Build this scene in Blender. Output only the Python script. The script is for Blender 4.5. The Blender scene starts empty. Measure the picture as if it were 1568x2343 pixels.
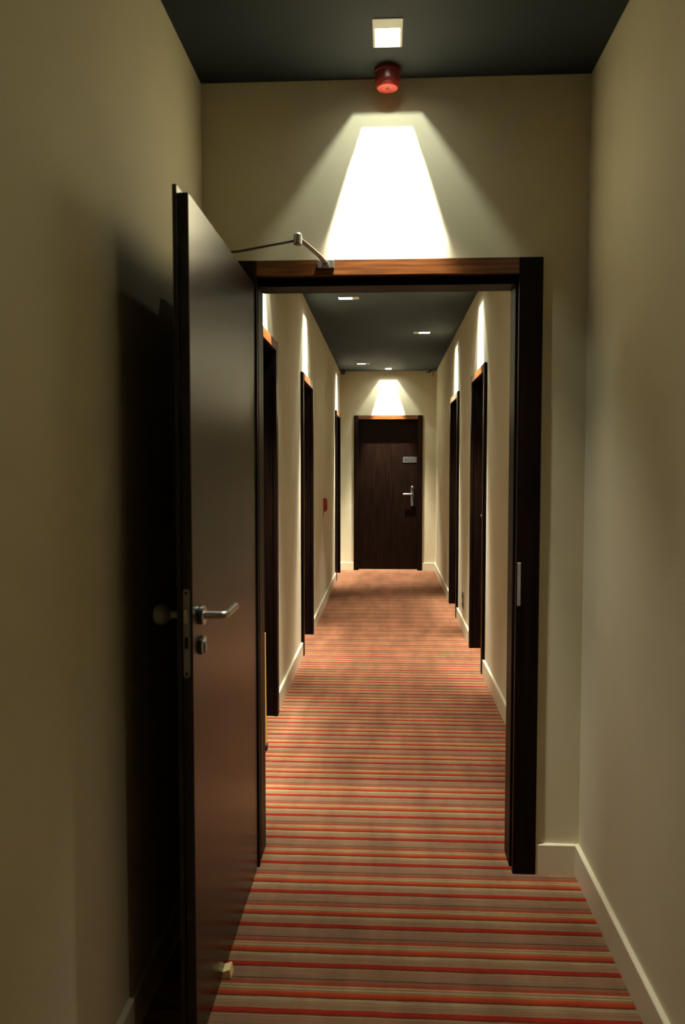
import bpy, bmesh, math, random
from mathutils import Vector, Matrix
random.seed(4)
SC = bpy.context.scene
COL = SC.collection

# ------------------------------------------------------------------ camera
CAM_H, YAW, PITCH = 1.4051, 0.0541, -0.0556
cam_d = bpy.data.cameras.new('camera')
cam_d.sensor_fit = 'VERTICAL'
cam_d.sensor_height = 23.6
cam_d.sensor_width = 15.8
cam_d.lens = 23.6 * 1850.0 / 2343.0
cam_d.clip_start = 0.05
cam_d.dof.use_dof = True
cam_d.dof.focus_distance = 7.0
cam_d.dof.aperture_fstop = 3.8
cam = bpy.data.objects.new('camera', cam_d)
COL.objects.link(cam)
fwd = Vector((-math.sin(YAW) * math.cos(PITCH), math.cos(YAW) * math.cos(PITCH), math.sin(PITCH)))
rgt = Vector((math.cos(YAW), math.sin(YAW), 0))
up = rgt.cross(fwd)
M = Matrix((rgt, up, -fwd)).transposed().to_4x4()
M.translation = (0, 0, CAM_H)
cam.matrix_world = M
SC.camera = cam

# ------------------------------------------------------------------ world, exposure
world = bpy.data.worlds.new('world')
world.use_nodes = True
world.node_tree.nodes['Background'].inputs[0].default_value = (0.0, 0.0, 0.0, 1)
world.node_tree.nodes['Background'].inputs[1].default_value = 0.0
SC.world = world
SC.view_settings.view_transform = 'Standard'
SC.view_settings.look = 'None'
SC.view_settings.gamma = 1
SC.view_settings.exposure = 0.0
SC.cycles.use_denoising = True
SC.cycles.max_bounces = 10
SC.cycles.diffuse_bounces = 6
SC.cycles.glossy_bounces = 4
SC.cycles.sample_clamp_indirect = 8.0
# lamps of every ceiling spotlight: watts
W_BEAM, W_WASH, W_HALO, W_DOWN = 560.0, 420.0, 14.0, 310.0
LAMP_COL = (1.0, 0.96, 0.86)
HALO_COL = (0.90, 1.0, 0.88)   # greener fringe of the dichroic reflector

# ------------------------------------------------------------------ plan (metres)
XL, XR, ZC = -0.6275, 0.6682, 2.694
D, F = 2.769, 10.984          # cross wall with the open door, end wall
YB = -1.6                     # wall behind the camera
TW = 0.14                     # cross wall thickness
BB = 0.1037                   # baseboard height
ZT = 2.10                     # frame outer top
ZI = 2.036                    # frame inner top

# ------------------------------------------------------------------ helpers
def new_bm(): return bmesh.new()

def box(bm, x0, x1, y0, y1, z0, z1, bevel=0.0, seg=2):
    vs = [bm.verts.new((x, y, z)) for x in (x0, x1) for y in (y0, y1) for z in (z0, z1)]
    idx = [(0, 1, 3, 2), (4, 6, 7, 5), (0, 4, 5, 1), (2, 3, 7, 6), (0, 2, 6, 4), (1, 5, 7, 3)]
    fs = [bm.faces.new([vs[i] for i in f]) for f in idx]
    if bevel > 0:
        es = list({e for f in fs for e in f.edges})
        bmesh.ops.bevel(bm, geom=es, offset=bevel, segments=seg, affect='EDGES', profile=0.5)
    return bm

def prism(bm, pts, axis, a, b, bevel=0.0):
    """extrude a 2-D outline along an axis"""
    def P(u, v, t):
        return {'x': (t, u, v), 'y': (u, t, v), 'z': (u, v, t)}[axis]
    lo = [bm.verts.new(P(u, v, a)) for u, v in pts]
    hi = [bm.verts.new(P(u, v, b)) for u, v in pts]
    n = len(pts)
    fs = [bm.faces.new(lo[::-1]), bm.faces.new(hi)]
    for i in range(n):
        fs.append(bm.faces.new((lo[i], lo[(i + 1) % n], hi[(i + 1) % n], hi[i])))
    if bevel > 0:
        bmesh.ops.bevel(bm, geom=list({e for f in fs for e in f.edges}), offset=bevel, segments=2, affect='EDGES', profile=0.5)
    return bm

def lathe(bm, prof, centre=(0, 0, 0), axis='z', n=32):
    rings = []
    for r, t in prof:
        ring = []
        for k in range(n):
            a = 2 * math.pi * k / n
            u, v = r * math.cos(a), r * math.sin(a)
            p = {'z': (u, v, t), 'y': (u, t, v), 'x': (t, u, v)}[axis]
            ring.append(bm.verts.new(Vector(p) + Vector(centre)))
        rings.append(ring)
    for i in range(len(rings) - 1):
        for k in range(n):
            bm.faces.new((rings[i][k], rings[i][(k + 1) % n], rings[i + 1][(k + 1) % n], rings[i + 1][k]))
    bm.faces.new(rings[0]); bm.faces.new(rings[-1])
    return bm

def tube(bm, pts, r, n=14, flat=1.0):
    """swept round (or flattened) bar through points"""
    pts = [Vector(p) for p in pts]
    rings = []
    for i, p in enumerate(pts):
        if i == 0: t = pts[1] - p
        elif i == len(pts) - 1: t = p - pts[i - 1]
        else: t = ((p - pts[i - 1]).normalized() + (pts[i + 1] - p).normalized())
        t.normalize()
        a = Vector((0, 0, 1)) if abs(t.z) < .9 else Vector((0, 1, 0))
        s = t.cross(a).normalized(); w = s.cross(t).normalized()
        rings.append([bm.verts.new(p + s * r * math.cos(2 * math.pi * k / n) + w * r * flat * math.sin(2 * math.pi * k / n)) for k in range(n)])
    for i in range(len(rings) - 1):
        for k in range(n):
            bm.faces.new((rings[i][k], rings[i][(k + 1) % n], rings[i + 1][(k + 1) % n], rings[i + 1][k]))
    bm.faces.new(rings[0]); bm.faces.new(rings[-1])
    return bm

def grid_slab(bm, us, vs, holes, t0, t1, P):
    """slab over a grid of u,v lines with rectangular holes, thickness t0..t1; P maps (u,v,t) to xyz"""
    us = sorted(set(us + [h[0] for h in holes] + [h[1] for h in holes]))
    vs = sorted(set(vs + [h[2] for h in holes] + [h[3] for h in holes]))
    def solid(i, j):
        if i < 0 or j < 0 or i >= len(us) - 1 or j >= len(vs) - 1: return False
        cu, cv = (us[i] + us[i + 1]) / 2, (vs[j] + vs[j + 1]) / 2
        return not any(h[0] < cu < h[1] and h[2] < cv < h[3] for h in holes)
    cache = {}
    def V(i, j, k):
        key = (i, j, k)
        if key not in cache: cache[key] = bm.verts.new(P(us[i], vs[j], (t0, t1)[k]))
        return cache[key]
    for i in range(len(us) - 1):
        for j in range(len(vs) - 1):
            if not solid(i, j): continue
            for k in (0, 1):
                bm.faces.new((V(i, j, k), V(i + 1, j, k), V(i + 1, j + 1, k), V(i, j + 1, k)))
            if not solid(i - 1, j): bm.faces.new((V(i, j, 0), V(i, j + 1, 0), V(i, j + 1, 1), V(i, j, 1)))
            if not solid(i + 1, j): bm.faces.new((V(i + 1, j, 0), V(i + 1, j + 1, 0), V(i + 1, j + 1, 1), V(i + 1, j, 1)))
            if not solid(i, j - 1): bm.faces.new((V(i, j, 0), V(i + 1, j, 0), V(i + 1, j, 1), V(i, j, 1)))
            if not solid(i, j + 1): bm.faces.new((V(i, j + 1, 0), V(i + 1, j + 1, 0), V(i + 1, j + 1, 1), V(i, j + 1, 1)))
    return bm

def obj(name, bm, mat, parent=None, smooth=False, xf=None):
    bmesh.ops.recalc_face_normals(bm, faces=bm.faces[:])
    me = bpy.data.meshes.new(name)
    bm.to_mesh(me); bm.free()
    if smooth:
        for p in me.polygons: p.use_smooth = True
        me.set_sharp_from_angle(angle=math.radians(35))
    me.materials.append(mat)
    o = bpy.data.objects.new(name, me)
    COL.objects.link(o)
    if parent is not None: o.parent = parent
    if xf is not None: o.matrix_local = xf
    return o

def tag(o, label=None, cat=None, group=None, kind=None):
    if label: o['label'] = label
    if cat: o['category'] = cat
    if group: o['group'] = group
    if kind: o['kind'] = kind
    return o

def empty(name, mat4):
    o = bpy.data.objects.new(name, None)
    o.empty_display_size = 0.1
    COL.objects.link(o)
    o.matrix_world = mat4
    return o

# ------------------------------------------------------------------ materials
def base_mat(name, col, rough=0.6, metal=0.0, coat=0.0):
    m = bpy.data.materials.new(name); m.use_nodes = True
    b = m.node_tree.nodes['Principled BSDF']
    b.inputs['Base Color'].default_value = (*col, 1)
    b.inputs['Roughness'].default_value = rough
    b.inputs['Metallic'].default_value = metal
    if coat:
        b.inputs['Coat Weight'].default_value = coat
        b.inputs['Coat Roughness'].default_value = 0.15
    return m, m.node_tree, b

def noisy(name, c0, c1, scale, rough=0.6, metal=0.0, bump=0.0, bscale=200, stretch=(1, 1, 1), coat=0.0, detail=4):
    m, nt, b = base_mat(name, c0, rough, metal, coat)
    N, L = nt.nodes, nt.links
    tc = N.new('ShaderNodeTexCoord'); mp = N.new('ShaderNodeMapping')
    mp.inputs['Scale'].default_value = stretch
    L.new(tc.outputs['Object'], mp.inputs['Vector'])
    n = N.new('ShaderNodeTexNoise'); n.inputs['Scale'].default_value = scale; n.inputs['Detail'].default_value = detail
    L.new(mp.outputs[0], n.inputs['Vector'])
    r = N.new('ShaderNodeValToRGB')
    r.color_ramp.elements[0].position = .3; r.color_ramp.elements[0].color = (*c0, 1)
    r.color_ramp.elements[1].position = .7; r.color_ramp.elements[1].color = (*c1, 1)
    L.new(n.outputs['Fac'], r.inputs[0]); L.new(r.outputs[0], b.inputs['Base Color'])
    if bump:
        n2 = N.new('ShaderNodeTexNoise'); n2.inputs['Scale'].default_value = bscale; n2.inputs['Detail'].default_value = 3
        L.new(mp.outputs[0], n2.inputs['Vector'])
        bp = N.new('ShaderNodeBump'); bp.inputs['Strength'].default_value = bump; bp.inputs['Distance'].default_value = 0.002
        L.new(n2.outputs['Fac'], bp.inputs['Height']); L.new(bp.outputs[0], b.inputs['Normal'])
    return m

M_WALL = noisy('cream_wall_paint', (.62, .56, .375), (.66, .60, .405), 3, rough=.75, bump=.06, bscale=260)
M_CEIL = noisy('charcoal_ceiling_paint', (.019, .0225, .0225), (.023, .027, .0265), 4, rough=.8, bump=.05, bscale=220)
M_BASE = noisy('cream_skirting_paint', (.66, .60, .42), (.70, .64, .45), 5, rough=.35)
M_WOOD = noisy('dark_wenge_veneer', (.0025, .0012, .0007), (.011, .004, .0017), 70, rough=.42, stretch=(1, 1, .05), bump=.05, bscale=90)
M_WOODLIT = noisy('wenge_crossgrain_beamlit', (.040, .013, .003), (.17, .055, .011), 110, rough=.30, stretch=(.05, 1, 1))  # same wenge, colour raised to imitate beam light on the frame heads
M_LEAF = noisy('dark_wenge_lacquer', (.005, .0020, .0012), (.011, .0042, .0022), 34, rough=.29, stretch=(1, 1, .04))
M_WOOD.node_tree.nodes['Principled BSDF'].inputs['Specular IOR Level'].default_value = .08
M_LEAF.node_tree.nodes['Principled BSDF'].inputs['Specular IOR Level'].default_value = .30
M_CEIL.node_tree.nodes['Principled BSDF'].inputs['Specular IOR Level'].default_value = .1
M_WOODLIT.node_tree.nodes['Principled BSDF'].inputs['Specular IOR Level'].default_value = .5
M_EDGE = noisy('black_edge_seal', (.012, .009, .008), (.018, .013, .010), 20, rough=.6)
M_STEEL = noisy('brushed_steel', (.60, .59, .55), (.70, .69, .64), 60, rough=.28, metal=1.0, stretch=(1, 1, .1))
M_DULL = noisy('dull_steel', (.34, .33, .29), (.42, .41, .36), 40, rough=.5, metal=.6)
M_HOLE = noisy('dark_slot', (.01, .01, .009), (.015, .014, .012), 10, rough=.8)
M_PLATE = noisy('grey_plate', (.045, .041, .033), (.055, .049, .040), 20, rough=.5)
M_DIGIT = noisy('black_print', (.002, .002, .002), (.004, .003, .003), 10, rough=.9)
M_TRIM = noisy('white_lamp_trim', (.74, .74, .66), (.78, .78, .70), 10, rough=.5)
M_BLACKBOX = noisy('black_housing', (.006, .006, .006), (.01, .01, .01), 10, rough=.9)
M_RED = noisy('red_plastic', (.33, .022, .010), (.38, .028, .013), 12, rough=.5)
M_REDD = noisy('darkened_red_plastic', (.13, .010, .007), (.15, .012, .008), 12, rough=.35)  # darker red; on the siren body it stands in for shade
M_DARK = noisy('black_plastic', (.015, .014, .013), (.022, .02, .018), 12, rough=.4)
M_YEL = noisy('yellow_plastic', (.62, .46, .03), (.70, .52, .04), 10, rough=.4)
M_PALEWOOD = noisy('pale_yellow_wood', (.72, .58, .22), (.80, .66, .30), 26, rough=.5, stretch=(.2, 1, 1))
M_DARKSTEEL = noisy('dark_steel', (.13, .125, .11), (.17, .16, .14), 40, rough=.4, metal=.7)
M_SOCK = noisy('grey_socket_plastic', (.20, .18, .13), (.24, .215, .155), 12, rough=.4)

m_glow = bpy.data.materials.new('lit_lamp_reflector'); m_glow.use_nodes = True
_nt = m_glow.node_tree; _nt.nodes.clear()
_e = _nt.nodes.new('ShaderNodeEmission'); _o = _nt.nodes.new('ShaderNodeOutputMaterial')
_e.inputs[0].default_value = (1, .95, .88, 1); _e.inputs[1].default_value = 6.0
_nt.links.new(_e.outputs[0], _o.inputs[0])

def carpet_material():
    m, nt, b = base_mat('striped_carpet', (.3, .2, .1), 1.0)
    b.inputs['Specular IOR Level'].default_value = .1
    b.inputs['Sheen Weight'].default_value = 0
    N, L = nt.nodes, nt.links
    tc = N.new('ShaderNodeTexCoord'); sp = N.new('ShaderNodeSeparateXYZ')
    L.new(tc.outputs['Object'], sp.inputs[0])
    def math_(op, a, bb=None):
        n = N.new('ShaderNodeMath'); n.operation = op
        for k, v in enumerate((a, bb)):
            if v is None: continue
            if isinstance(v, (int, float)): n.inputs[k].default_value = v
            else: L.new(v, n.inputs[k])
        return n.outputs[0]
    # threads wander a little across the width
    wn = N.new('ShaderNodeTexNoise'); wn.inputs['Scale'].default_value = 9; wn.inputs['Detail'].default_value = 3
    L.new(tc.outputs['Object'], wn.inputs['Vector'])
    wob = math_('MULTIPLY', math_('SUBTRACT', wn.outputs['Fac'], .5), .006)
    y = math_('ADD', sp.outputs['Y'], wob)
    t = math_('FRACT', math_('DIVIDE', math_('SUBTRACT', 2.0875 + 19.65, y), .1965))
    RD, OR, DK = (.30, .022, .012), (.40, .060, .020), (.060, .022, .016)
    BG, GR, BR = (.42, .335, .21), (.23, .155, .115), (.27, .155, .095)
    stops = [(0, (.46, .15, .05)), (.012, OR), (.055, (.33, .040, .016)), (.10, (.17, .024, .014)), (.126, DK), (.142, BG), (.165, (.25, .20, .14)),
             (.18, (.34, .28, .18)), (.205, (.24, .18, .125)), (.235, (.29, .21, .14)), (.26, (.22, .15, .11)), (.285, (.29, .165, .11)), (.31, (.21, .15, .11)), (.335, (.26, .20, .14)),
             (.36, RD), (.43, (.21, .018, .012)), (.465, DK), (.486, (.38, .29, .17)), (.503, GR), (.54, (.27, .155, .11)), (.575, (.21, .155, .12)), (.61, (.27, .15, .105)),
             (.65, (.19, .145, .115)), (.69, (.22, .17, .13)), (.715, (.085, .040, .028)), (.74, (.24, .10, .065)), (.80, (.21, .080, .052)), (.835, (.36, .045, .020)),
             (.872, (.38, .32, .20)), (.905, (.20, .15, .10)), (.93, (.38, .31, .20)), (.965, (.21, .155, .105))]
    r = N.new('ShaderNodeValToRGB'); cr = r.color_ramp; cr.interpolation = 'LINEAR'
    cr.interpolation = 'CONSTANT'
    while len(cr.elements) < len(stops): cr.elements.new(.5)
    for el, (p, c) in zip(cr.elements, stops): el.position = p
    for el, (p, c) in zip(cr.elements, stops): el.position = p; el.color = (*c, 1)
    L.new(t, r.inputs[0])
    # fine thread lines
    mp = N.new('ShaderNodeMapping'); mp.inputs['Scale'].default_value = (6, 520, 1)
    L.new(tc.outputs['Object'], mp.inputs[0])
    fn = N.new('ShaderNodeTexNoise'); fn.inputs['Scale'].default_value = 1.0; fn.inputs['Detail'].default_value = 2
    L.new(mp.outputs[0], fn.inputs['Vector'])
    # trodden, slightly mottled pile
    sn = N.new('ShaderNodeTexNoise'); sn.inputs['Scale'].default_value = 3.2; sn.inputs['Detail'].default_value = 5
    mp2 = N.new('ShaderNodeMapping'); mp2.inputs['Scale'].default_value = (2.6, .6, 1)
    L.new(tc.outputs['Object'], mp2.inputs[0]); L.new(mp2.outputs[0], sn.inputs['Vector'])
    pn = N.new('ShaderNodeTexNoise'); pn.inputs['Scale'].default_value = 420; pn.inputs['Detail'].default_value = 2
    L.new(tc.outputs['Object'], pn.inputs['Vector'])
    f1 = math_('ADD', math_('MULTIPLY', fn.outputs['Fac'], .9), .47)
    f2 = math_('ADD', math_('MULTIPLY', sn.outputs['Fac'], 1.0), .44)
    f3 = math_('ADD', math_('MULTIPLY', pn.outputs['Fac'], .5), .75)
    f = math_('MULTIPLY', math_('MULTIPLY', f1, f2), f3)
    mx = N.new('ShaderNodeVectorMath'); mx.operation = 'SCALE'
    L.new(r.outputs[0], mx.inputs[0]); L.new(f, mx.inputs['Scale'])
    L.new(mx.outputs[0], b.inputs['Base Color'])
    bp = N.new('ShaderNodeBump'); bp.inputs['Strength'].default_value = .5; bp.inputs['Distance'].default_value = .003
    L.new(math_('ADD', pn.outputs['Fac'], fn.outputs['Fac']), bp.inputs['Height']); L.new(bp.outputs[0], b.inputs['Normal'])
    # reddish threads scattered through the pile
    mp3 = N.new('ShaderNodeMapping'); mp3.inputs['Scale'].default_value = (30, 900, 1); mp3.inputs['Location'].default_value = (3, 7, 0)
    L.new(tc.outputs['Object'], mp3.inputs[0])
    tn = N.new('ShaderNodeTexNoise'); tn.inputs['Scale'].default_value = 1.0; tn.inputs['Detail'].default_value = 1
    L.new(mp3.outputs[0], tn.inputs['Vector'])
    k = math_('MULTIPLY', math_('GREATER_THAN', tn.outputs['Fac'], .58), .45)
    mr = N.new('ShaderNodeMix'); mr.data_type = 'RGBA'
    L.new(k, mr.inputs[0]); L.new(r.outputs[0], mr.inputs[6]); mr.inputs[7].default_value = (.30, .085, .045, 1)
    dye = N.new('ShaderNodeVectorMath'); dye.operation = 'MULTIPLY'; dye.inputs[1].default_value = (.90, .82, .62)
    L.new(mr.outputs[2], dye.inputs[0]); L.new(dye.outputs[0], mx.inputs[0])
    return m
M_CARPET = carpet_material()

# ------------------------------------------------------------------ openings and lights on the plan
HW_IN = .437                       # half clear width of the doorway at the cross wall
# side doors: (wall x, outward normal sign into the wall, near Y, far Y of the frame)
SIDE = {'L1': (XL, -1, 3.655, 4.530), 'L2': (XL, -1, 5.921, 6.763), 'L3': (XL, -1, 9.905, 10.745),
        'R1': (XR, 1, 5.458, 6.322), 'R2': (XR, 1, 7.497, 8.374)}
FX0, FX1 = -.440, .488             # frame of the end door
AW = .065                          # face width of the frame trim

# lights: origin on the ceiling line of the washed wall, direction away from that wall, set-back of the hole
def lf(x, y, n, off): return dict(p=(x, y), n=n, off=off)
LIGHTS = [
    ('near', lf(0.0, D, (0, -1), .212)),
    ('L1', lf(XL, 4.06, (1, 0), .262)), ('L2', lf(XL, 6.252, (1, 0), .262)), ('L3', lf(XL, 10.184, (1, 0), .262)),
    ('R1', lf(XR, 5.86, (-1, 0), .257)), ('R2', lf(XR, 7.878, (-1, 0), .257)),
    ('end', lf(0.024, F, (0, -1), .225)),
    ('beside', lf(XR, 1.42, (-1, 0), .257)), ('behind', lf(XL, -.55, (1, 0), .262)),  # the last one is unseen, added for light on the near walls
]
HX, HL = .0365, .105               # hole half width and length

def hole_rect(L):
    (x, y), (nx, ny), off = L['p'], L['n'], L['off']
    ax, ay = x + nx * off, y + ny * off
    bx, by = x + nx * (off + HL), y + ny * (off + HL)
    if nx: return (min(ax, bx), max(ax, bx), y - HX, y + HX)
    return (x - HX, x + HX, min(ay, by), max(ay, by))

# ------------------------------------------------------------------ structure
bm = new_bm(); box(bm, XL - .3, XR + .3, YB - .1, F + .3, -.1, 0)
tag(obj('floor', bm, M_CARPET), 'striped red, orange, beige and grey carpet running across the corridor', 'floor', kind='structure')

bm = new_bm()
grid_slab(bm, [XL - .3, XR + .3], [YB - .1, F + .3], [hole_rect(L) for _, L in LIGHTS], ZC, ZC + .01, lambda u, v, t: (u, v, t))
tag(obj('ceiling', bm, M_CEIL), 'flat charcoal grey ceiling over the whole corridor', 'ceiling', kind='structure')

REC = .22
WT = .26
def side_wall(name, x, s, keys, label):
    bm = new_bm()
    holes = [(SIDE[k][2] + .02, SIDE[k][3] - .02, -.001, ZT - .02) for k in keys]
    grid_slab(bm, [YB - .1, F + .26], [0, ZC], holes, x, x + s * WT, lambda u, v, t: (t, u, v))
    tag(obj(name, bm, M_WALL), label, 'wall', kind='structure')
side_wall('wall_left', XL, -1, ('L1', 'L2', 'L3'), 'cream painted long wall on the left of the corridor')
side_wall('wall_right', XR, 1, ('R1', 'R2'), 'cream painted long wall on the right of the corridor')
bm = new_bm()
grid_slab(bm, [XL, XR], [0, ZC], [(-.498, .498, -.001, ZT - .02)], D, D + TW, lambda u, v, t: (u, t, v))
tag(obj('wall_front', bm, M_WALL), 'cream cross wall around the open doorway, lit by a trapezoid of light', 'wall', kind='structure')
bm = new_bm()
grid_slab(bm, [XL, XR], [0, ZC], [(FX0 + .02, FX1 - .02, -.001, ZT - .02)], F, F + WT, lambda u, v, t: (u, t, v))
tag(obj('wall_end', bm, M_WALL), 'cream wall at the far end around door 405', 'wall', kind='structure')
bm = new_bm(); box(bm, XL, XR, YB - .1, YB, 0, ZC)
tag(obj('wall_back', bm, M_WALL), 'cream wall closing the corridor behind the viewer', 'wall', kind='structure')

# baseboards: profile with a soft top edge
BT = .015
def bb_run_y(bm, x, s, y0, y1):     # along Y on wall x, sticking out by -s*BT
    a, b = x, x - s * BT
    prism(bm, [(a, 0), (b, 0), (b, BB - .002), (b + s * .002, BB), (a, BB)], 'y', y0, y1)
def bb_run_x(bm, y, x0, x1, s=-1):
    prism(bm, [(y, 0), (y + s * BT, 0), (y + s * BT, BB - .002), (y + s * (BT - .002), BB), (y, BB)], 'x', x0, x1)
bm = new_bm()
e = .0005
for y0, y1 in ((YB, D), (D + TW, SIDE['L1'][2]), (SIDE['L1'][3], SIDE['L2'][2]), (SIDE['L2'][3], SIDE['L3'][2]), (SIDE['L3'][3], F)):
    bb_run_y(bm, XL, -1, y0, y1)
tag(obj('baseboard_left', bm, M_BASE), 'cream skirting board along the left wall', 'baseboard', kind='structure')
bm = new_bm()
for y0, y1 in ((YB, D), (D + TW, SIDE['R1'][2]), (SIDE['R1'][3], SIDE['R2'][2]), (SIDE['R2'][3], F)):
    bb_run_y(bm, XR, 1, y0, y1)
tag(obj('baseboard_right', bm, M_BASE), 'cream skirting board along the right wall', 'baseboard', kind='structure')
bm = new_bm()
bb_run_x(bm, D, XL + BT, -.519); bb_run_x(bm, D, .519, XR - BT)
tag(obj('baseboard_front', bm, M_BASE), 'short cream skirting board beside the open doorway', 'baseboard', kind='structure')
bm = new_bm()
bb_run_x(bm, F, XL + BT, FX0 - .001); bb_run_x(bm, F, FX1 + .001, XR - BT)
tag(obj('baseboard_end', bm, M_BASE), 'cream skirting board on both sides of door 405', 'baseboard', kind='structure')

# ------------------------------------------------------------------ door frame in local space
# local: x along the wall, y into the wall (corridor side at y=0), z up
def frame_bm(w, depth, proj=.02, stop=True, aw=AW, zt=ZT, back=False):
    """U-shaped trim on the wall face plus the lining with its stop; w = outer width, centred on x=0"""
    bm = new_bm()
    h = w / 2; i = h - aw; zi = zt - aw + .012
    g = .0015
    # face trim: two uprights and a head, mitred look by overlap-free boxes
    box(bm, -h, -i, -proj, 0, 0, zt, .0012, 1)
    box(bm, i, h, -proj, 0, 0, zt, .0012, 1)
    # lining
    box(bm, -i - .022, -i - .006, 0, depth, 0, zi + .02)
    box(bm, i + .006, i + .022, 0, depth, 0, zi + .02)
    box(bm, -i - .006, i + .006, 0, depth, zi + .004, zi + .02)
    if stop:   # the stop the leaf closes against
        box(bm, -i - .006, -i + .012, .034, depth, 0, zi - .010)
        box(bm, i - .012, i + .006, .034, depth, 0, zi - .010)
        box(bm, -i - .006, i + .006, .034, depth, zi - .010, zi + .004)
    if back:
        box(bm, -h, -i, depth, depth + .018, 0, zt, .0012, 1)
        box(bm, i, h, depth, depth + .018, 0, zt, .0012, 1)
        box(bm, -i, i, depth, depth + .018, zi, zt, .0012, 1)
    return bm

def lever_set(parent, x, z, y, s, scale=1.0):
    """long back plate with lever; lever points to -s*x; y = front surface of the leaf"""
    bm = new_bm()
    pts = []
    hw, z0, z1 = .021, z - .165, z + .115
    for k in range(9):
        a = math.pi * k / 8; pts.append((x + hw * math.cos(a), z1 - hw + hw * math.sin(a)))
    for k in range(9):
        a = math.pi + math.pi * k / 8; pts.append((x + hw * math.cos(a), z0 + hw + hw * math.sin(a)))
    prism(bm, pts, 'y', y - .009, y)
    pl = obj('handle_plate', bm, M_DARKSTEEL, parent, smooth=True)
    bm = new_bm()
    tube(bm, [(x, y - .008, z), (x, y - .042, z), (x - s * .006, y - .052, z), (x - s * .016, y - .055, z), (x - s * .12, y - .055, z), (x - s * .126, y - .052, z)], .010)
    obj('lever', bm, M_STEEL, pl, smooth=True)
    bm = new_bm()
    lathe(bm, [(.0, -.021), (.009, -.020), (.014, -.016), (.017, -.008), (.017, 0)], (x, y - .008, z + .095), 'y', 20)
    obj('knob', bm, M_STEEL, pl, smooth=True)
    return pl

def closed_door(name, mat4, w, label, hand, plate=None):
    e_ = empty(name, mat4)
    tag(e_, label, 'door', kind='structure')
    fr = obj('frame', frame_bm(w, .20, stop=False), M_WOOD, e_)
    i = w / 2 - AW
    bm = new_bm(); box(bm, -i, i, -.02, 0, ZT - AW + .012, ZT, .0012, 1)
    obj('head', bm, M_WOODLIT, fr)
    bm = new_bm(); box(bm, -i - .003, i + .003, .11, .155, .012, ZI + .020, .002, 1)
    leaf = obj('leaf', bm, M_WOOD, e_)
    bm = new_bm(); box(bm, -i - .006, i + .006, .157, .19, 0, ZI + .018)
    obj('stop', bm, M_EDGE, e_)
    lever_set(leaf, hand * (i - .065), 1.036, .11, hand)
    return e_, leaf

def on_side(x, s, y0, y1):
    # local x axis runs along the wall, local y goes into the wall
    yc = (y0 + y1) / 2
    if s > 0:   # right wall: into wall = +X ; local x = -Y
        R = Matrix(((0, 1, 0, x), (-1, 0, 0, yc), (0, 0, 1, 0), (0, 0, 0, 1)))
    else:       # left wall: into wall = -X ; local x = +Y
        R = Matrix(((0, -1, 0, x), (1, 0, 0, yc), (0, 0, 1, 0), (0, 0, 0, 1)))
    return R
labels = {'L1': ('door_2', 'dark recessed door in the left wall, nearest beyond the open door', 1),
          'L2': ('door_3', 'dark recessed door in the left wall, second beyond the open door', 1),
          'L3': ('door_4', 'dark recessed door in the left wall, farthest, beside the end wall', 1),
          'R1': ('door_5', 'dark recessed door in the right wall, nearer of the two', -1),
          'R2': ('door_6', 'dark recessed door in the right wall, farther of the two', -1)}
for k, (nm, lab, hand) in labels.items():
    x, s, y0, y1 = SIDE[k]
    closed_door(nm, on_side(x, s, y0, y1), y1 - y0, lab, hand)
# end door 405
xc = (FX0 + FX1) / 2
d7, leaf7 = closed_door('door_7', Matrix.Translation((xc, F, 0)), FX1 - FX0, 'dark brown closed door with number 405 at the far end', 1)
for c in leaf7.children:   # the real handle sits at x .353
    c.location.x += (.355 - xc) - ((FX1 - FX0) / 2 - AW - .065)
bm = new_bm(); box(bm, .226 - xc, .416 - xc, .104, .110, 1.463, 1.544, .001, 1)
pl = obj('number_plate', bm, M_PLATE, leaf7)
tc_ = bpy.data.curves.new('room_number', 'FONT'); tc_.body = '405'; tc_.size = .074; tc_.extrude = .0006
tc_.space_character = 1.12
to = bpy.data.objects.new('room_number', tc_); COL.objects.link(to)
dg = bpy.context.evaluated_depsgraph_get(); dg.update()
me = bpy.data.meshes.new_from_object(to.evaluated_get(dg))
bpy.data.objects.remove(to)
num = bpy.data.objects.new('room_number', me); COL.objects.link(num)
me.materials.clear(); me.materials.append(M_DIGIT)
num.parent = pl
num.matrix_local = Matrix.Translation((.240 - xc, .1035, 1.476)) @ Matrix.Rotation(math.pi / 2, 4, 'X')

# ------------------------------------------------------------------ the open door
d1 = empty('door_1', Matrix.Translation((0, D, 0)))
tag(d1, 'dark wood door standing wide open on the left with its frame around the doorway', 'door', kind='structure')
FW = .518
def open_frame():
    bm = new_bm(); h, i = FW, .440; zi = ZI + .012; dp = TW
    bv = .0015
    box(bm, -h, -i, -.02, 0, 0, ZT, bv, 1)
    box(bm, i, h, -.02, 0, 0, ZT, bv, 1)
    box(bm, -.497, -.455, 0, .034, 0, zi + .02)
    box(bm, .455, .497, 0, .034, 0, zi + .02)
    box(bm, -.455, .455, 0, .034, zi - .002, zi + .02)
    box(bm, -.497, -.4430, .034, dp, 0, zi + .02, bv, 1)
    box(bm, .436, .497, .034, dp, 0, zi + .02, bv, 1)
    box(bm, -.4430, .436, .034, dp, ZI - .012, zi + .02, bv, 1)
    box(bm, -h, -.4430, dp, dp + .006, 0, ZT, bv, 1)
    box(bm, .436, h, dp, dp + .006, 0, ZT, bv, 1)
    box(bm, -.4430, .436, dp, dp + .006, ZI - .012, ZT, bv, 1)
    return bm
frame1 = obj('frame', open_frame(), M_WOOD, d1)
bm = new_bm(); box(bm, -.440, .440, -.02, 0, ZI + .012, ZT, .0015, 1)
obj('head', bm, M_WOODLIT, frame1)
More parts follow.
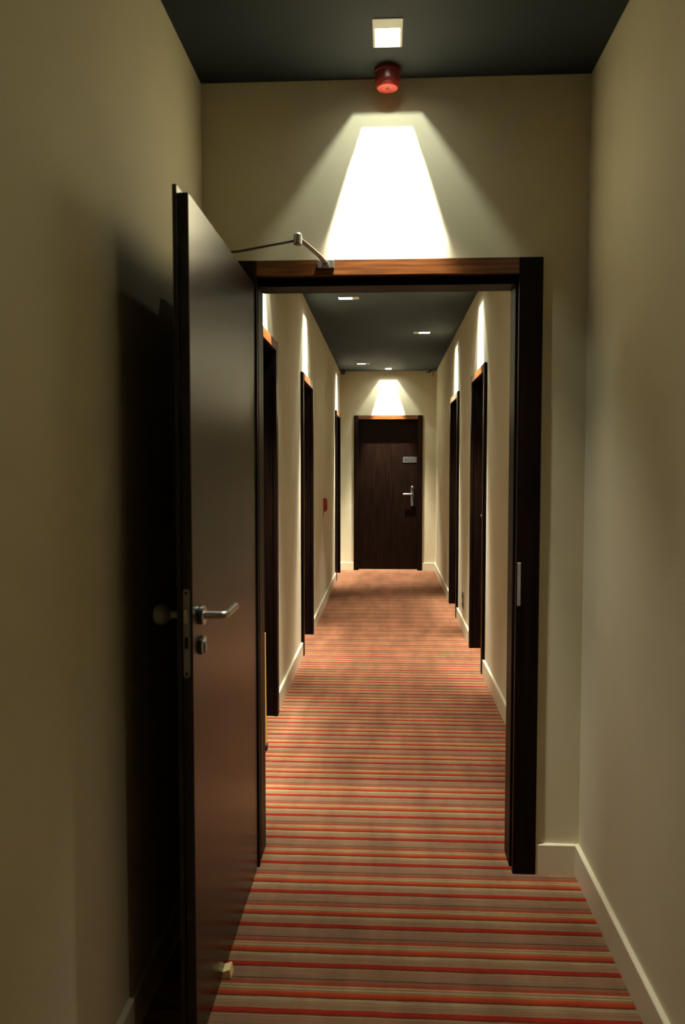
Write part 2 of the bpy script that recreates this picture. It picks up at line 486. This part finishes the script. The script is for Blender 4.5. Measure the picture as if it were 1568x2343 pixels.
# strike plate on the right jamb
bm = new_bm()
box(bm, .4535, .4555, -.012, .030, .927, 1.090, .0008, 1)
box(bm, .4440, .4555, -.0225, -.0200, .935, 1.082, .0008, 1)
sp = obj('strike_plate', bm, M_DULL, frame1)
bm = new_bm()
box(bm, .4525, .4536, -.002, .018, 1.015, 1.055); box(bm, .4525, .4536, -.002, .018, .955, .985)
obj('latch_slot', bm, M_HOLE, sp)

# the leaf, opened a quarter turn against the left side (coordinates relative to door_1)
LX0, LX1 = -.480, -.446
LY0, LY1 = 1.830 - D, 2.7435 - D
bm = new_bm()
box(bm, -.4695, LX1, LY0, LY1, .010, 2.021, .0012, 1)
box(bm, LX0, -.4697, LY0 - .012, LY1, .010, 2.036, .0015, 1)
leaf1 = obj('leaf', bm, M_LEAF, d1)
bm = new_bm(); box(bm, -.4690, LX1 - .0015, LY0 - .0012, LY0, .012, 2.019)
box(bm, LX0 + .001, -.4700, LY0 - .0132, LY0 - .012, .012, 2.034)
obj('edge_band', bm, M_EDGE, leaf1)
# lock face plate
def rounded(cu, hw, z0, z1, n=8):
    pts = []
    for k in range(n + 1):
        a = math.pi * k / n; pts.append((cu + hw * math.cos(a), z1 - hw + hw * math.sin(a)))
    for k in range(n + 1):
        a = math.pi + math.pi * k / n; pts.append((cu + hw * math.cos(a), z0 + hw + hw * math.sin(a)))
    return pts
bm = new_bm(); prism(bm, rounded(-.4600, .0078, .917, 1.124), 'y', LY0 - .0032, LY0 - .0012)
fp = obj('lock_faceplate', bm, M_DULL, leaf1, smooth=True)
bm = new_bm()
prism(bm, rounded(-.4600, .0045, 1.045, 1.078), 'y', LY0 - .010, LY0 - .003, .001)
obj('latch_bolt', bm, M_STEEL, fp, smooth=True)
bm = new_bm()
prism(bm, [(-.4645, .985), (-.4555, .985), (-.4555, 1.012), (-.4645, 1.012)], 'y', LY0 - .0036, LY0 - .0031)
for zz in (.926, 1.115):
    lathe(bm, [(.0036, -.0004), (.0036, .0001)], (-.4600, LY0 - .0032, zz), 'y', 14)
obj('bolt_slot', bm, M_HOLE, fp)
# lever handle on the visible face (towards +x)
HY = 1.905 - D; HZ = 1.050
bm = new_bm(); lathe(bm, [(.0225, 0), (.0235, .002), (.0235, .010), (.021, .012)], (LX1, HY, HZ), 'x', 36)
rose = obj('handle_rose', bm, M_STEEL, leaf1, smooth=True)
bm = new_bm()
tube(bm, [(LX1 + .010, HY, HZ), (LX1 + .050, HY, HZ), (LX1 + .058, HY + .003, HZ), (LX1 + .0605, HY + .010, HZ), (LX1 + .061, HY + .02, HZ), (LX1 + .061, HY + .125, HZ), (LX1 + .061, HY + .129, HZ)], .0098, 18)
obj('lever', bm, M_STEEL, rose, smooth=True)
bm = new_bm(); lathe(bm, [(.0225, 0), (.0235, .002), (.0235, .009), (.021, .011)], (LX1, HY, HZ - .072), 'x', 36)
cy = obj('lock_rosette', bm, M_STEEL, leaf1, smooth=True)
bm = new_bm(); prism(bm, rounded(HY, .0085, HZ - .072 - .021, HZ - .072 + .012), 'x', LX1 + .010, LX1 + .014)
obj('lock_cylinder', bm, M_DULL, cy, smooth=True)
# handle on the hidden face
bm = new_bm(); lathe(bm, [(.0225, 0), (.0235, -.002), (.0235, -.010), (.021, -.012)], (LX0, HY, HZ), 'x', 36)
rose2 = obj('handle_rose', bm, M_STEEL, leaf1, smooth=True)
bm = new_bm()
lathe(bm, [(.009, -.010), (.009, -.036), (.014, -.040), (.021, -.046), (.024, -.056), (.024, -.066), (.020, -.074), (.010, -.078)], (LX0, HY, HZ), 'x', 32)
obj('knob', bm, M_DULL, rose2, smooth=True)
# overhead closer: body on the hidden face, two bars, bracket on the head of the frame
bm = new_bm(); box(bm, -.530, LX0, 2.28 - D, 2.53 - D, 1.955, 2.010, .004, 2)
clo = obj('door_closer', bm, M_DULL, leaf1, smooth=True)
bm = new_bm()
lathe(bm, [(.008, 2.010), (.008, 2.050), (.012, 2.052), (.012, 2.062)], (-.505, 2.475 - D, 0), 'z', 20)
tube(bm, [(-.505, 2.475 - D, 2.056), (-.450, 2.458 - D, 2.054), (-.262, 2.405 - D, 2.070)], .0062, 14, .55)
obj('closer_arm', bm, M_DARKSTEEL, clo, smooth=True)
bm = new_bm()
lathe(bm, [(.010, 2.056), (.012, 2.058), (.012, 2.086), (.009, 2.090)], (-.262, 2.405 - D, 0), 'z', 20)
tube(bm, [(-.262, 2.405 - D, 2.078), (-.240, 2.50 - D, 2.078), (-.216, 2.60 - D, 2.076), (-.203, 2.715 - D, 2.080)], .0085, 14, .45)
obj('closer_forearm', bm, M_DULL, clo, smooth=True)
bm = new_bm()
box(bm, -.232, -.176, 2.7405 - D - .012, 2.7485 - D, 2.068, 2.094, .0015, 1)
box(bm, -.214, -.192, 2.705 - D, 2.735 - D, 2.070, 2.088, .002, 1)
obj('closer_bracket', bm, M_STEEL, frame1, smooth=True)

# ------------------------------------------------------------------ ceiling spotlights
GAIN = {'near': .85, 'beside': .06, 'behind': .06}
def spotlight(key, L, label):
    gain = GAIN.get(key, 1.25)
    spill = {'near': 2.0, 'beside': .6, 'behind': .6}.get(key, 10.0)
    (x, y), (nx, ny), off = L['p'], L['n'], L['off']
    # local: -y... use local frame: +u away from the wall, v along the wall
    n3 = Vector((nx, ny, 0)); v3 = Vector((-ny, nx, 0))
    R = Matrix((( n3.x, v3.x, 0, x), (n3.y, v3.y, 0, y), (0, 0, 1, ZC), (0, 0, 0, 1)))
    e_ = empty('ceiling_spotlight', R)
    tag(e_, label, 'ceiling light', 'recessed square ceiling spotlights')
    T = .0025
    bm = new_bm()
    grid_slab(bm, [off - .0, off + .157], [-.044, .044], [(off + .004, off + HL, -HX, HX)], -T, 0, lambda u, v, t: (u - .004, v, t))
    obj('trim', bm, M_TRIM, e_)
    # glowing reflector lining three sides of the opening: rounded top towards the wall
    bm = new_bm()
    a = off - .004
    pts = [(-HX - .001, .012), (HX + .001, .012)] 
    hh = .050
    GX = .030
    arc = [(GX * math.cos(t * math.pi / 12), hh - .022 + .022 * math.sin(t * math.pi / 12)) for t in range(13)]
    prism(bm, [(-GX, .0105), (GX, .0105)] + arc, 'x', a + .003, a + .005)
    box(bm, a + .003, a + .055, -HX - .0035, -HX - .001, .0105, .024)
    box(bm, a + .003, a + .055, HX + .001, HX + .0035, .0105, .024)
    tag(obj('reflector', bm, m_glow, e_), 'glowing white reflector')
    bm = new_bm(); box(bm, a, a + .0025, -HX - .006, HX + .006, .0105, .075)
    obj('baffle', bm, M_TRIM, e_)
    # closed can above the ceiling
    bm = new_bm()
    box(bm, off - .03, off + .26, -.075, .075, .0105, .26)
    top = [f for f in bm.faces if all(abs(v.co.z - .0105) < 1e-5 for v in f.verts)]
    bmesh.ops.delete(bm, geom=top, context='FACES')
    obj('housing', bm, M_BLACKBOX, e_)
    def lamp(nm, typ, w, loc, r, **k):
        ld = bpy.data.lights.new(nm, typ); ld.energy = w; ld.color = LAMP_COL; ld.shadow_soft_size = r
        for kk, vv in k.items(): setattr(ld, kk, vv)
        lo = bpy.data.objects.new(nm, ld); COL.objects.link(lo); lo.parent = e_; lo.location = loc
        return lo
    lamp('lamp_beam', 'POINT', W_BEAM * gain, (off + .171, 0, .127), .006)
    lamp('lamp_wash', 'POINT', W_WASH * gain * (.42 if key == 'near' else 1), (off + .107, 0, .127), .008)
    lamp('lamp_halo', 'POINT', W_HALO * gain * (.65 if key == 'near' else 1), (off + .099, 0, .049), .004, color=HALO_COL)
    lamp('lamp_down', 'SPOT', W_DOWN * gain * ({'near': .44, 'beside': 1.3, 'behind': 1.2}.get(key, 1)), (off + .055, 0, .040), .02, spot_size=math.radians(66 if key in ('near', 'beside') else 56), spot_blend=1.0)
    lamp('lamp_spill', 'POINT', spill, (off + .055, 0, .042), .03)
    return e_
LL = {'near': 'square ceiling spotlight above the open doorway, in front of the red siren',
      'L1': 'ceiling spotlight by the left wall, hidden just past the door head',
      'L2': 'ceiling spotlight above the second left door, nearer of the two on that side',
      'L3': 'small ceiling spotlight above the farthest left door',
      'R1': 'ceiling spotlight above the nearer right door, cut by the door head',
      'R2': 'ceiling spotlight above the farther right door',
      'end': 'tiny bright ceiling spotlight just in front of door 405',
      'beside': 'ceiling spotlight by the right wall above the viewer',
      'behind': 'added unseen ceiling spotlight by the left wall behind the viewer'}
for k, L in LIGHTS: spotlight(k, L, LL[k])

# ------------------------------------------------------------------ red siren on the ceiling
si = empty('fire_alarm_siren', Matrix.Translation((0, 2.704, ZC)))
tag(si, 'round red fire alarm siren hanging from the ceiling against the wall above the doorway', 'alarm siren')
bm = new_bm()
lathe(bm, [(.043, 0), (.043, -.012), (.041, -.014), (.041, -.040), (.039, -.047), (.036, -.050)], n=48)
obj('body', bm, M_REDD, si, smooth=True)  # shade under the ceiling put into the body colour
bm = new_bm()
lathe(bm, [(.036, -.0502), (.0355, -.0575), (.0325, -.0615), (.012, -.0615), (.010, -.0600), (.005, -.0600)], n=48)
sd = tag(obj('sounder', bm, M_RED, si, smooth=True), 'brighter red front disc')
bm = new_bm(); lathe(bm, [(.0048, -.0601), (.0048, -.0611)], n=16)
for k in range(16):
    a = 2 * math.pi * k / 16
    lathe(bm, [(.0016, -.0613), (.0016, -.0621)], (.022 * math.cos(a), .022 * math.sin(a), 0), n=8)
obj('sound_hole', bm, M_HOLE, sd)

# ------------------------------------------------------------------ call point on the left wall
cp = empty('fire_call_point', Matrix.Translation((XL, 8.085, 1.026)))
tag(cp, 'red fire alarm call point box on the left wall before the farthest left door', 'fire call point')
bm = new_bm(); box(bm, 0, .030, -.048, .048, -.066, .066, .008, 3)
obj('housing', bm, M_RED, cp, smooth=True)
bm = new_bm(); box(bm, .0302, .036, -.036, .036, -.052, .045, .003, 2)
obj('cover', bm, M_REDD, cp, smooth=True)
bm = new_bm(); prism(bm, [(.001, -.066), (.008, -.066), (.004, -.108), (.001, -.108)], 'y', -.045, -.030)
obj('test_key', bm, M_DARK, cp)

# ------------------------------------------------------------------ socket on the right wall
so = empty('wall_socket', Matrix.Translation((XR, 6.96, .262)))
tag(so, 'small grey double wall socket low between the two right doors', 'socket')
bm = new_bm(); box(bm, -.010, 0, -.042, .042, -.075, .075, .003, 2)
obj('plate', bm, M_SOCK, so, smooth=True)
for zz in (-.036, .036):
    bm = new_bm(); lathe(bm, [(.023, -.0135), (.023, -.0101)], (0, 0, zz), 'x', 28)
    ou = obj('outlet', bm, M_PLATE, so, smooth=True)
    bm = new_bm(); lathe(bm, [(.019, -.0140), (.019, -.0136)], (0, 0, zz), 'x', 24)
    obj('recess', bm, M_HOLE, ou)

# ------------------------------------------------------------------ fittings in the far ceiling corners
t = empty('ceiling_fitting', Matrix.Translation((-.585, 10.90, ZC)))
tag(t, 'small black round fitting on the ceiling in the far left corner', 'ceiling fitting', 'black fittings on the ceiling by the end wall')
bm = new_bm(); lathe(bm, [(.040, 0), (.040, -.014), (.030, -.018)], n=28)
obj('base', bm, M_DARK, t, smooth=True)
bm = new_bm(); lathe(bm, [(.026, -.0182), (.028, -.028), (.024, -.044), (.014, -.053), (.004, -.055)], n=28)
obj('dome', bm, M_DARK, t, smooth=True)
t = empty('ceiling_fitting', Matrix.Translation((.555, 10.90, ZC)))
tag(t, 'flat black fitting on the ceiling in the far right corner', 'ceiling fitting', 'black fittings on the ceiling by the end wall')
bm = new_bm(); lathe(bm, [(.052, 0), (.052, -.012), (.044, -.020)], n=28)
obj('base', bm, M_DARK, t, smooth=True)
bm = new_bm(); lathe(bm, [(.040, -.0202), (.036, -.032), (.022, -.037)], n=28)
obj('cap', bm, M_DARK, t, smooth=True)
bm = new_bm(); box(bm, .617, .625, F - .006, F, 2.615, ZC, .001, 1)
tag(obj('cable_cover', bm, M_DARK), 'thin black upright strip on the end wall below the ceiling, right corner', 'cable cover')

# ------------------------------------------------------------------ wooden wedge under the open door
bm = new_bm()
prism(bm, [(-.505, .0), (-.422, .0), (-.426, .026), (-.444, .020), (-.505, .004)], 'y', 2.128, 2.166, .0008)
tag(obj('door_wedge', bm, M_PALEWOOD), 'pale yellow wooden wedge on the carpet under the open door', 'door wedge')

# ------------------------------------------------------------------ yellow board leaning on the left wall behind the jamb
cb = empty('caution_board', Matrix.Translation((XL, 3.68, 0)))
tag(cb, 'thin yellow edge of a folded caution board leaning on the left door frame', 'caution board')
def leaning(bm, o0, o1, th, z0, z1, y0, y1):
    prism(bm, [(o0, z0), (o0 + th, z0), (o1 + th, z1), (o1, z1)], 'y', y0, y1, .0015)
def board_panel(o0, o1):
    bm = new_bm(); leaning(bm, o0, o1, .005, .030, .585, 0, .27)
    obj('panel', bm, M_YEL, cb)
board_panel(.0225, .0212); board_panel(.0300, .0264)
bm = new_bm(); box(bm, .0215, .0312, .08, .19, .5852, .602, .003, 2)
obj('grip', bm, M_YEL, cb)
for ya in (.02, .225):
    bm = new_bm(); box(bm, .0215, .0415, ya, ya + .045, 0, .0295, .003, 2)
    obj('foot', bm, M_DARK, cb)
